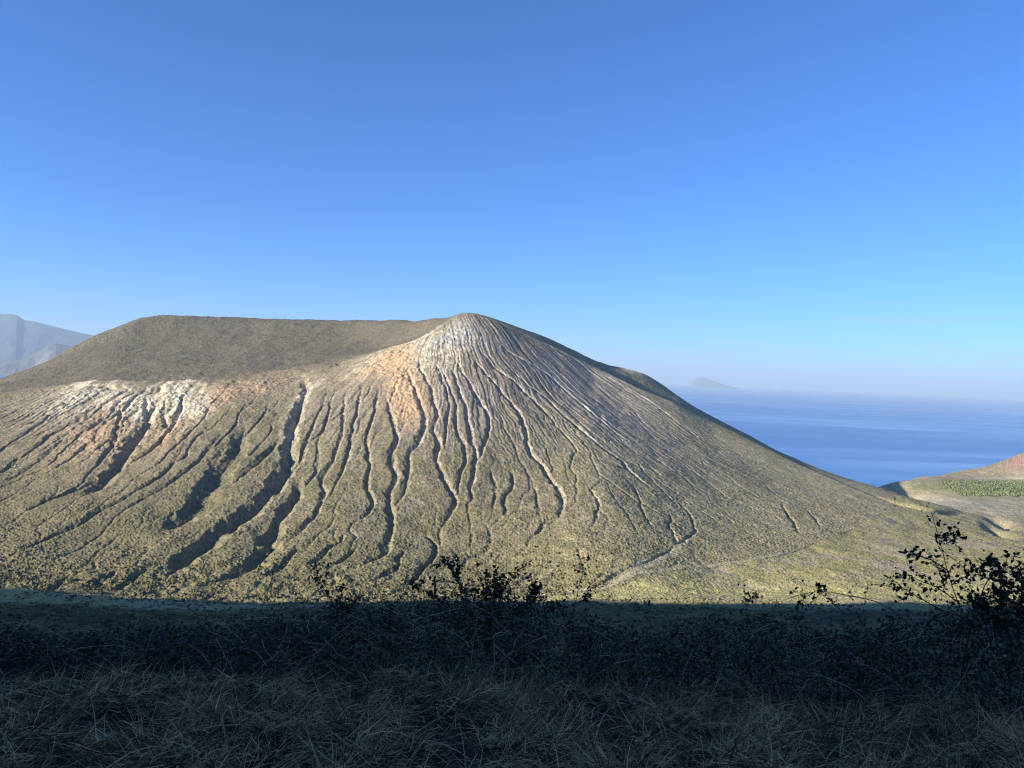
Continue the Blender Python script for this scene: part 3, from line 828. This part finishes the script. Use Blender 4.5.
tag(mesh_obj('woodland', v_, f3, MAT['pine'], None, True), 'green belt of small trees on the far slope at right', kind='stuff')

# ------------------------------------------------------------------ roadside plants
def unit(v): return v / (np.linalg.norm(v, axis=-1, keepdims=True) + 1e-9)


LEAF = np.array([(0, 0, 0), (-.36, .42, .10), (.36, .42, .10), (0, 1, -.06), (0, .5, 0)])
LF = np.array([(0, 4, 1), (1, 4, 3), (0, 2, 4), (4, 2, 3)])


def leaves(pos, dirs, sizes, g):
    N = len(pos); d = unit(dirs)
    up = unit(np.array([0, 0, 1.0]) + g.normal(0, .55, (N, 3)))
    s = unit(np.cross(d, up)); nrm = np.cross(s, d)
    V = pos[:, None] + sizes[:, None, None] * (LEAF[None, :, 0:1] * s[:, None] + LEAF[None, :, 1:2] * d[:, None] + LEAF[None, :, 2:3] * nrm[:, None])
    Fq = LF[None] + (np.arange(N) * 5)[:, None, None]
    return V.reshape(-1, 3), Fq.reshape(-1, 3)


def tubes(paths, radii, sides=4):
    """paths: list of (k,3); radii: list of (k,) -> quads"""
    Vs, Fs, o0 = [], [], 0
    for p, r in zip(paths, radii):
        p = np.asarray(p); kk = len(p)
        tg = unit(np.gradient(p, axis=0))
        a = unit(np.cross(tg, np.array([.3, .5, .81]))); b_ = np.cross(tg, a)
        th = np.arange(sides) * 2 * math.pi / sides
        ring = p[:, None] + np.asarray(r)[:, None, None] * (np.cos(th)[None, :, None] * a[:, None] + np.sin(th)[None, :, None] * b_[:, None])
        Vs.append(ring.reshape(-1, 3))
        i_, j_ = np.meshgrid(np.arange(kk - 1), np.arange(sides), indexing='ij')
        j2 = (j_ + 1) % sides
        Fs.append((np.stack([i_ * sides + j_, i_ * sides + j2, (i_ + 1) * sides + j2, (i_ + 1) * sides + j_], -1) + o0).reshape(-1, 4))
        o0 += kk * sides
    return np.concatenate(Vs), np.concatenate(Fs)


def smooth_path(pts, n_=24):
    pts = np.asarray(pts, float)
    t = np.concatenate([[0], np.cumsum(np.linalg.norm(np.diff(pts, axis=0), axis=1))])
    tt = np.linspace(0, t[-1], n_)
    q = np.stack([np.interp(tt, t, pts[:, k]) for k in range(3)], 1)
    for _ in range(3):
        q[1:-1] = (q[:-2] + 2 * q[1:-1] + q[2:]) / 4
    return q


def strips(p0, d0, length, width, bend, g, seg=4):
    """grass blades: thin curved strips"""
    N = len(p0)
    d = unit(d0); V = np.empty((N, seg + 1, 2, 3)); p = p0.copy()
    sd = unit(np.cross(d, g.normal(0, 1, (N, 3))))
    for k in range(seg + 1):
        w = width * (1 - .85 * k / seg)
        V[:, k, 0] = p - sd * w[:, None] / 2; V[:, k, 1] = p + sd * w[:, None] / 2
        p = p + d * (length / seg)[:, None]
        d = unit(d + bend[:, None] * np.array([0, 0, -1.0]) + g.normal(0, .08, (N, 3)))
    b_ = (np.arange(N) * (seg + 1) * 2)[:, None, None]
    kk = np.arange(seg)
    fq = np.stack([kk * 2, kk * 2 + 1, kk * 2 + 3, kk * 2 + 2], -1)[None] + b_
    return V.reshape(-1, 3), fq.reshape(-1, 4)


GROUPS = {'bramble': 'brambles standing out of the roadside thicket', 'bramble_bush': 'dark bushes rising above the thicket', 'dry_stalk': 'dry stalks standing in the straw',
          'grass_tuft': 'dry grass tufts along the verge'}


def plant(name, label, cat, stems, base, leaf_n=14, leaf_s=.035, mat='leaf', group=None, seed=1, r0=.006, side=0, leaf_from=.25, stem_mat='cane', spread=.05):
    """a plant of named canes (each a picture polyline at its own distance) with leaves set along them"""
    g = np.random.default_rng(seed)
    b3 = np.array(base, float)
    e = bpy.data.objects.new(name, None); COL.objects.link(e); e.location = b3
    tag(e, label, cat, group or GROUPS.get(name))
    paths, rad, lp, ld, ls = [], [], [], [], []
    for st in stems:
        q = smooth_path(st, 26)
        q[1:] += np.cumsum(g.normal(0, .003, (25, 3)), 0)
        paths.append(q); rad.append(np.linspace(r0, r0 * .35, len(q)))
        L_ = np.linalg.norm(np.diff(q, axis=0), axis=1).sum()
        for s_ in range(side):
            k_ = g.integers(5, 24)
            tg = unit(q[min(k_ + 1, 25)] - q[k_ - 1])
            dd = unit(tg + g.normal(0, .8, 3)); ln = g.uniform(.06, .30)
            sp_ = q[k_] + dd * np.linspace(0, ln, 7)[:, None] + np.array([0, 0, -.3]) * (np.linspace(0, ln, 7)[:, None] ** 2)
            paths.append(sp_); rad.append(np.linspace(r0 * .5, r0 * .25, 7))
            for kk in (1, 2, 3, 4, 5, 6):
                for _ in range(2):
                    lp.append(sp_[kk]); ld.append(dd * .4 + g.normal(0, .7, 3)); ls.append(leaf_s * g.uniform(.6, 1.15))
        m_ = int(leaf_n)
        for _ in range(m_):
            k_ = min(25, int(26 * (leaf_from + (1 - leaf_from) * g.uniform() ** .7)))
            for w_ in range(3):
                lp.append(q[k_] + g.normal(0, spread * .35, 3)); ld.append(g.normal(0, .8, 3) + np.array([0, 0, .1])); ls.append(leaf_s * g.uniform(.55, 1.2))
    V, Fq = tubes(paths, rad)
    mesh_obj('stems' if len(paths) > 1 else 'stem', V - b3, Fq, MAT[stem_mat], e, True)
    if lp:
        V, Fq = leaves(np.array(lp), np.array(ld), np.array(ls), g)
        mesh_obj('foliage', V - b3, Fq, MAT[mat], e)
    return e


def S_(pts, d, dv=0.0):
    """picture polyline at distance d (drifting by dv along it) -> world path"""
    pts = np.array(pts, float)
    return at(pts[:, 0], pts[:, 1], d + dv * np.linspace(0, 1, len(pts)))


def rooted(px, py, d):
    """ground point under the picture point"""
    w = at(np.array([px]), np.array([py]), np.array([d]))[0]
    w[2] = ground_at(w[0], w[1])[0]
    return w


def PL(name, label, cat, d, lines, **kw):
    root = rooted(lines[0][0][0], lines[0][0][1], d)
    stems = []
    for i, l in enumerate(lines):
        w = S_(l, d, kw.get('dv', 0) if 'dv' in kw else 0)
        if i == 0 or kw.get('all_root'):
            gq = root + (np.array([0.03 * i, .02 * i, 0]))
            w = np.concatenate([[gq], w])
        stems.append(w)
    kw.pop('dv', None); kw.pop('all_root', None)
    return plant(name, label, cat, stems, root, **kw)


PL('bramble', 'tall leafy bramble spray rising highest against the sunlit meadow at right', 'bramble', 6.4,
   [[(992, 668), (978, 640), (963, 610), (948, 570), (938, 535), (932, 512)], [(960, 604), (940, 590), (920, 580), (905, 570)], [(948, 571), (932, 562), (915, 556), (905, 552)], [(940, 545), (950, 538), (958, 534)],
    [(968, 620), (948, 612), (925, 600), (905, 588), (890, 578)], [(952, 585), (965, 575), (972, 568)]],
   leaf_n=20, leaf_s=.044, side=2, r0=.007, seed=11, spread=.10)
PL('bramble', 'bare arching bramble cane curving left over the shadow edge with few leaves', 'bramble', 6.0,
   [[(946, 690), (925, 645), (900, 613), (872, 598), (845, 593), (815, 591), (797, 592), (786, 599)], [(905, 660), (880, 640), (850, 620), (832, 606), (822, 593)]], leaf_n=3, leaf_s=.032, r0=.0065, seed=12, side=2, leaf_from=.6)
PL('bramble', 'forked bramble with thick dark stem beside the dark right-hand bush', 'bramble', 6.1,
   [[(960, 672), (968, 625), (976, 600), (985, 575), (996, 566), (1006, 574)], [(985, 576), (978, 566), (990, 560)], [(970, 620), (950, 632), (930, 640)]], leaf_n=10, leaf_s=.045, r0=.010, seed=13, side=2, leaf_from=.5, spread=.08)
rb = [[(1012, 690), (1010, 620), (1006, 580), (1010, 560)], [(1018, 640), (1022, 590), (1020, 558)], [(1008, 640), (990, 615), (984, 598)], [(1015, 650), (1034, 600), (1040, 560)], [(1015, 650), (1000, 600), (995, 588)], [(1012, 640), (1050, 610), (1060, 575)]]
PL('bramble_bush', 'dense dark leafy bush cut off by the right edge', 'bush', 5.7, rb, leaf_n=16, leaf_s=.045, side=15, seed=14, leaf_from=.3, spread=.14)
cb = [[(492, 690), (488, 620), (480, 580), (470, 566)], [(488, 640), (500, 600), (510, 578), (520, 572)], [(488, 640), (465, 600), (450, 570), (440, 556)], [(490, 640), (530, 600), (536, 580)], [(480, 650), (450, 610), (430, 592), (415, 588)], [(488, 640), (492, 600), (496, 570)]]
PL('bramble_bush', 'broad dark bush rising above the shadow edge left of centre', 'bush', 7.0, cb, leaf_n=26, leaf_s=.046, side=18, seed=15, leaf_from=.2, spread=.10)
PL('bramble', 'slim leafy sprig just right of the broad central bush', 'bramble', 6.6, [[(560, 690), (566, 640), (574, 605), (580, 575), (582, 558)], [(574, 606), (586, 596), (592, 590)], [(571, 618), (556, 606), (548, 604)]], leaf_n=13, leaf_s=.04, r0=.005, seed=16, side=1, leaf_from=.45)
PL('bramble', 'thin dark shoot with small leaves between the central bush and the arching cane', 'bramble', 6.5, [[(752, 690), (748, 640), (745, 600), (742, 575)], [(746, 605), (754, 596), (760, 596)]], leaf_n=10, leaf_s=.035, r0=.004, seed=17, leaf_from=.5)
PL('bramble', 'short sprig with clustered leaves at the tip of the arching cane', 'bramble', 6.2, [[(792, 690), (795, 640), (797, 600), (794, 577)], [(797, 605), (812, 592), (822, 588)]], leaf_n=13, leaf_s=.038, r0=.004, seed=18, leaf_from=.55)
PL('bramble', 'stubby upright leafy bramble left of the broad central bush', 'bramble', 7.2, [[(345, 690), (344, 640), (343, 605), (342, 588)], [(344, 625), (334, 604), (326, 590), (318, 572), (316, 560)], [(344, 620), (352, 604), (356, 596)]], leaf_n=24, leaf_s=.045, r0=.006, seed=19, leaf_from=.45, side=2, spread=.08)
PL('bramble', 'leafless thin stem slanting up in front of the gully at lower left', 'bramble', 7.4, [[(250, 690), (258, 640), (264, 606), (272, 585), (278, 565), (277, 552)]], leaf_n=3, leaf_s=.025, r0=.004, seed=20, leaf_from=.7)
PL('bramble', 'very thin upright stem left of the broad central bush', 'bramble', 7.6, [[(396, 690), (395, 640), (394, 590), (391, 556)]], leaf_n=4, leaf_s=.025, r0=.0035, seed=21, leaf_from=.6)
PL('bramble', 'low arched cane crossing the dark green slope at left', 'bramble', 7.0, [[(222, 690), (214, 650), (206, 628), (198, 615), (184, 607), (164, 607), (138, 612)]], leaf_n=2, leaf_s=.03, r0=.005, seed=22)
PL('bramble', 'small leafy shoot poking up below the pale track right of the slim sprig', 'bramble', 7.1, [[(655, 690), (652, 640), (650, 612), (650, 600)], [(651, 622), (638, 610), (632, 600)]], leaf_n=9, leaf_s=.03, r0=.0035, seed=23, leaf_from=.6)
PL('bramble', 'small dark sprig with two leaf clusters right of the pale track', 'bramble', 6.9, [[(702, 690), (706, 640), (705, 612), (704, 600)]], leaf_n=8, leaf_s=.03, r0=.0035, seed=24, leaf_from=.7)
PL('bramble', 'dry reddish thin shoots standing before the yellow meadow strip', 'bramble', 7.5, [[(856, 690), (856, 640), (852, 600), (848, 578)], [(856, 640), (864, 600), (866, 580)]], leaf_n=6, leaf_s=.025, r0=.0035, seed=25, leaf_from=.6)

# dead canes and stalks in the straw
PL('dead_branch', 'long bare dead branch lying on the straw with a forked right end', 'branch', 5.1, [[(616, 728), (618, 726), (640, 714), (660, 706), (680, 700), (694, 697), (706, 690)], [(680, 700), (682, 692), (684, 688)], [(682, 700), (676, 693)], [(693, 697), (688, 712), (684, 722)], [(658, 707), (640, 700), (622, 694), (616, 690)], [(706, 690), (700, 682)]],
   leaf_n=0, r0=.0075, seed=31, stem_mat='deadcane')
PL('dry_stalk', 'single straight pale dry stalk standing right of centre', 'stalk', 5.3, [[(611, 704), (613, 690), (616, 672), (619, 656)]], leaf_n=0, r0=.005, seed=32, stem_mat='deadcane')
PL('dry_stalk', 'pale broken stalk leaning left beside the dead branch', 'stalk', 5.0, [[(598, 707), (590, 700), (578, 688), (562, 679)]], leaf_n=0, r0=.005, seed=33, stem_mat='deadcane')


def tuft(name, label, px, py, d, n_, h, seed, lean=(0, 0)):
    g = np.random.default_rng(seed)
    c = rooted(px, py, d)
    e = bpy.data.objects.new(name, None); COL.objects.link(e); e.location = c; tag(e, label, 'grass tuft', GROUPS[name])
    p0 = np.stack([g.normal(0, .05, n_), g.normal(0, .05, n_), np.zeros(n_)], 1)
    dd = np.stack([g.normal(lean[0], .35, n_), g.normal(lean[1], .35, n_), np.ones(n_)], 1)
    v_, f4 = strips(p0, dd, g.uniform(.5, 1.05, n_) * h, g.uniform(.003, .006, n_), g.uniform(.02, .22, n_), g, 5)
    mesh_obj('blades', v_, f4, MAT['straw'], e)
    return e


tuft('grass_tuft', 'tall pale dry grass tuft standing at the thicket edge in the centre', 503, 696, 5.3, 190, .30, 41)
tuft('grass_tuft', 'stiff upright dry grass tuft just right of the central one', 522, 700, 5.4, 120, .33, 42, (.2, 0))
tuft('grass_tuft', 'short pale grass tuft near the bottom left of centre', 345, 735, 4.8, 160, .20, 43, (-.3, 0))
tuft('grass_tuft', 'spiky dry tuft left of the central tufts', 378, 700, 5.4, 120, .24, 44)
tuft('grass_tuft', 'drooping bleached tuft beside the navy scrap at lower right', 952, 732, 4.9, 200, .24, 45, (.2, -.2))
tuft('grass_tuft', 'small dry tuft at the thicket edge in the left third', 122, 697, 5.5, 120, .20, 46)
tuft('grass_tuft', 'upright straw tuft below the arching cane', 834, 700, 5.3, 140, .22, 47)

# dark bluish wedge of unidentified debris, half buried in the straw
c = rooted(906, 742, 4.75)
p = []
nx_, ny_ = 14, 8
for i in range(nx_):
    for j in range(ny_):
        t, s_ = i / (nx_ - 1), j / (ny_ - 1) - .5
        wdt = .035 + .11 * t
        p.append((-.09 + .24 * t, -.02 + s_ * wdt - .12 * t, .14 - .13 * t - .5 * s_ * s_ * wdt * 2 + .012 * math.sin(9 * s_ + 5 * t)))
fq = [(i * ny_ + j, (i + 1) * ny_ + j, (i + 1) * ny_ + j + 1, i * ny_ + j + 1) for i in range(nx_ - 1) for j in range(ny_ - 1)]
ob = mesh_obj('debris_scrap', p, np.array(fq), MAT['debris'], None, True); ob.location = c
sm = ob.modifiers.new('thickness', 'SOLIDIFY'); sm.thickness = .012
tag(ob, 'dark navy scrap half buried in the straw at lower right', 'scrap')

# thicket: leaves and twigs that nobody could count
g = np.random.default_rng(77)
TOPX = [-60, 0, 80, 150, 230, 300, 340, 400, 440, 480, 520, 560, 600, 650, 700, 750, 800, 850, 900, 940, 980, 1024, 1090]
TOPY = [628, 630, 642, 630, 628, 616, 606, 606, 600, 590, 598, 604, 624, 634, 624, 616, 630, 630, 620, 614, 600, 590, 580]


def thicket_pts(N, dmin=5.6, dmax=8.4, pw=.8):
    px = g.uniform(-60, 1090, N); d = g.uniform(dmin, dmax, N)
    ty = np.interp(px, TOPX, TOPY) + 14 * perlin(px / 22, d * 2, 5) + g.normal(0, 5, N)
    w = at(px, ty, d)
    gz = ground_at(w[:, 0], w[:, 1])
    h = np.maximum(w[:, 2] - gz, .06) * np.interp(d, [5.6, 6.2, 8.4], [.6, .97, 1.0])
    t = g.uniform(0, 1, N) ** pw
    w[:, 2] = gz + h * t
    return w, t, px


w, t, px = thicket_pts(95000)
cl = fbm(w[:, 0] / .35, w[:, 1] / .35, 2, 3) + .8 * perlin(w[:, 0] / .3, w[:, 2] / .3, 9)
keep = cl + .5 * perlin(w[:, 0] / .9, w[:, 1] / .9, 33) > -.15
w = w[keep]
N = len(w)
v1, f1 = leaves(w, g.normal(0, 1, (N, 3)) + np.array([0, -.3, .1]), g.uniform(.016, .042, N), g)
tag(mesh_obj('thicket', v1, f1, MAT['leaf'], None), 'dark bramble and shrub leaves massed along the verge', kind='stuff')
w, t, px = thicket_pts(3600, pw=1.1)
paths, rad = [], []
for k_ in range(len(w)):
    dd = unit(np.array([g.normal(0, 1), g.normal(0, .5), g.uniform(-.2, .9)])); ln = g.uniform(.15, .6)
    s_ = np.linspace(-.5, .5, 6)[:, None] * ln
    paths.append(w[k_] + dd * s_ - np.array([0, 0, .5]) * s_ ** 2 + np.cumsum(g.normal(0, .008, (6, 3)), 0)); rad.append(np.full(6, g.uniform(.0015, .0035)))
h_ = len(paths) // 2
v1, f1 = tubes(paths[:1700], rad[:1700], 3)
tag(mesh_obj('thicket_twigs', v1, f1, MAT['cane'], None, True), 'tangle of dark twigs inside the verge thicket', kind='stuff')
v1, f1 = tubes(paths[1700:], rad[1700:], 3)
tag(mesh_obj('dead_twigs', v1, f1, MAT['deadcane'], None, True), 'pale dead twigs caught in the verge thicket', kind='stuff')

# straw mat
N = 95000
px = g.uniform(-80, 1100, N); d = 3.4 + 2.5 * g.uniform(0, 1, N) ** 1.05
x = (px - 512) / FPX * d; y = d
hum = fbm(x / .5, y / .35, 2, 15)
z = ground_at(x, y) + np.clip(hum, -.2, 1) * .12 + g.uniform(0, .07, N)
phi = perlin(x / .35, y / .25, 18) * 4.5 + g.normal(0, 1.0, N)
el = g.normal(.12, .42, N)
dd = np.stack([np.cos(phi) * np.cos(el), np.sin(phi) * np.cos(el) * .8, np.sin(el)], 1)
gap = fbm(x / .28, y / .16, 2, 19)
keep = (hum * .7 + gap * 1.2 + g.normal(0, .15, N) > -.02)
v1, f1 = strips(np.stack([x, y, z], 1)[keep], dd[keep], (g.uniform(.06, .22, N) + .22 * g.uniform(0, 1, N) ** 6)[keep], (.0025 + .006 * g.uniform(0, 1, N) ** 2)[keep], (g.uniform(0, 1, N) ** 2 * .5 - .05)[keep], g, 4)
tag(mesh_obj('dry_grass', v1, f1, MAT['straw'], None), 'flattened dry grass covering the roadside verge', kind='stuff')

# fallen leaves and chaff lying in the straw
N = 3200
px = g.uniform(-80, 1100, N); d = g.uniform(3.4, 6.0, N); x = (px - 512) / FPX * d
w = np.stack([x, d, ground_at(x, d) + g.uniform(.02, .2, N)], 1)
v1, f1 = leaves(w, g.normal(0, 1, (N, 3)) * np.array([1, 1, .4]), g.uniform(.008, .026, N), g)
tag(mesh_obj('leaf_litter', v1, f1, MAT['cane'], None), 'dead curled leaves and chaff lying in the dry grass', kind='stuff')

# ------------------------------------------------------------------ light
sun = bpy.data.lights.new('sun', 'SUN'); sun.energy = 4.9; sun.angle = math.radians(.5); sun.color = (1, .91, .77)
so = bpy.data.objects.new('sun', sun); COL.objects.link(so)
so.rotation_euler = Vector(tuple(S)).to_track_quat('Z', 'Y').to_euler()

wd = bpy.data.worlds.new('World'); scene.world = wd; wd.use_nodes = True
nt = wd.node_tree; nt.nodes.clear(); L = nt.links.new
ow = nt.nodes.new('ShaderNodeOutputWorld'); bg = nt.nodes.new('ShaderNodeBackground'); sk = nt.nodes.new('ShaderNodeTexSky')
sk.sky_type = 'NISHITA'; sk.sun_disc = False; sk.sun_elevation = SUN_EL
sk.sun_rotation = math.atan2(S[0], S[1])
sk.altitude = 270; sk.air_density = 0.82; sk.dust_density = 0.1; sk.ozone_density = 10.0
bg.inputs['Strength'].default_value = .104
gc = nt.nodes.new('ShaderNodeTexCoord')
mp = nt.nodes.new('ShaderNodeMapping'); mp.inputs['Scale'].default_value = (3.0, 3.0, 42); mp.inputs['Location'].default_value = (.4, .1, 0)
wn = nt.nodes.new('ShaderNodeTexNoise'); wn.inputs['Scale'].default_value = 1.6; wn.inputs['Detail'].default_value = 5; wn.inputs['Roughness'].default_value = .55
L(gc.outputs['Generated'], mp.inputs[0]); L(mp.outputs[0], wn.inputs['Vector'])
w1 = nt.nodes.new('ShaderNodeMapRange'); w1.inputs[1].default_value = .5; w1.inputs[2].default_value = .75; w1.inputs[3].default_value = 0; w1.inputs[4].default_value = .8
L(wn.outputs['Fac'], w1.inputs[0])
sp_ = nt.nodes.new('ShaderNodeSeparateXYZ'); L(gc.outputs['Generated'], sp_.inputs[0])
lo = nt.nodes.new('ShaderNodeMapRange'); lo.interpolation_type = 'SMOOTHSTEP'; lo.inputs[1].default_value = .125; lo.inputs[2].default_value = .055; lo.inputs[3].default_value = 0; lo.inputs[4].default_value = 1
L(sp_.outputs['Z'], lo.inputs[0])
rt = nt.nodes.new('ShaderNodeMapRange'); rt.interpolation_type = 'SMOOTHSTEP'; rt.inputs[1].default_value = .12; rt.inputs[2].default_value = .5; rt.inputs[3].default_value = .15; rt.inputs[4].default_value = 1
L(sp_.outputs['X'], rt.inputs[0])
m2 = nt.nodes.new('ShaderNodeMath'); m2.operation = 'MULTIPLY'; L(rt.outputs[0], m2.inputs[0]); L(lo.outputs[0], m2.inputs[1])
mu = nt.nodes.new('ShaderNodeMath'); mu.operation = 'MULTIPLY'; L(w1.outputs[0], mu.inputs[0]); L(m2.outputs[0], mu.inputs[1])
wm = nt.nodes.new('ShaderNodeMix'); wm.data_type = 'RGBA'; L(mu.outputs[0], wm.inputs['Factor']); L(sk.outputs[0], wm.inputs['A'])
wm.inputs['B'].default_value = (2.3, 2.9, 4.0, 1)
L(wm.outputs['Result'], bg.inputs[0]); L(bg.outputs[0], ow.inputs[0])

scene.view_settings.view_transform = 'Standard'; scene.view_settings.look = 'None'
scene.view_settings.exposure = 1.15; scene.view_settings.gamma = 1
scene.view_settings.use_curve_mapping = False
scene.cycles.volume_bounces = 0
scene.cycles.max_bounces = 5
scene.cycles.diffuse_bounces = 2
scene.cycles.glossy_bounces = 2
scene.cycles.pixel_filter_type = 'BLACKMAN_HARRIS'
scene.cycles.filter_width = 1.2
scene.cycles.use_denoising = True
scene.cycles.denoising_prefilter = 'NONE'
scene.cycles.denoising_input_passes = 'RGB_ALBEDO_NORMAL'
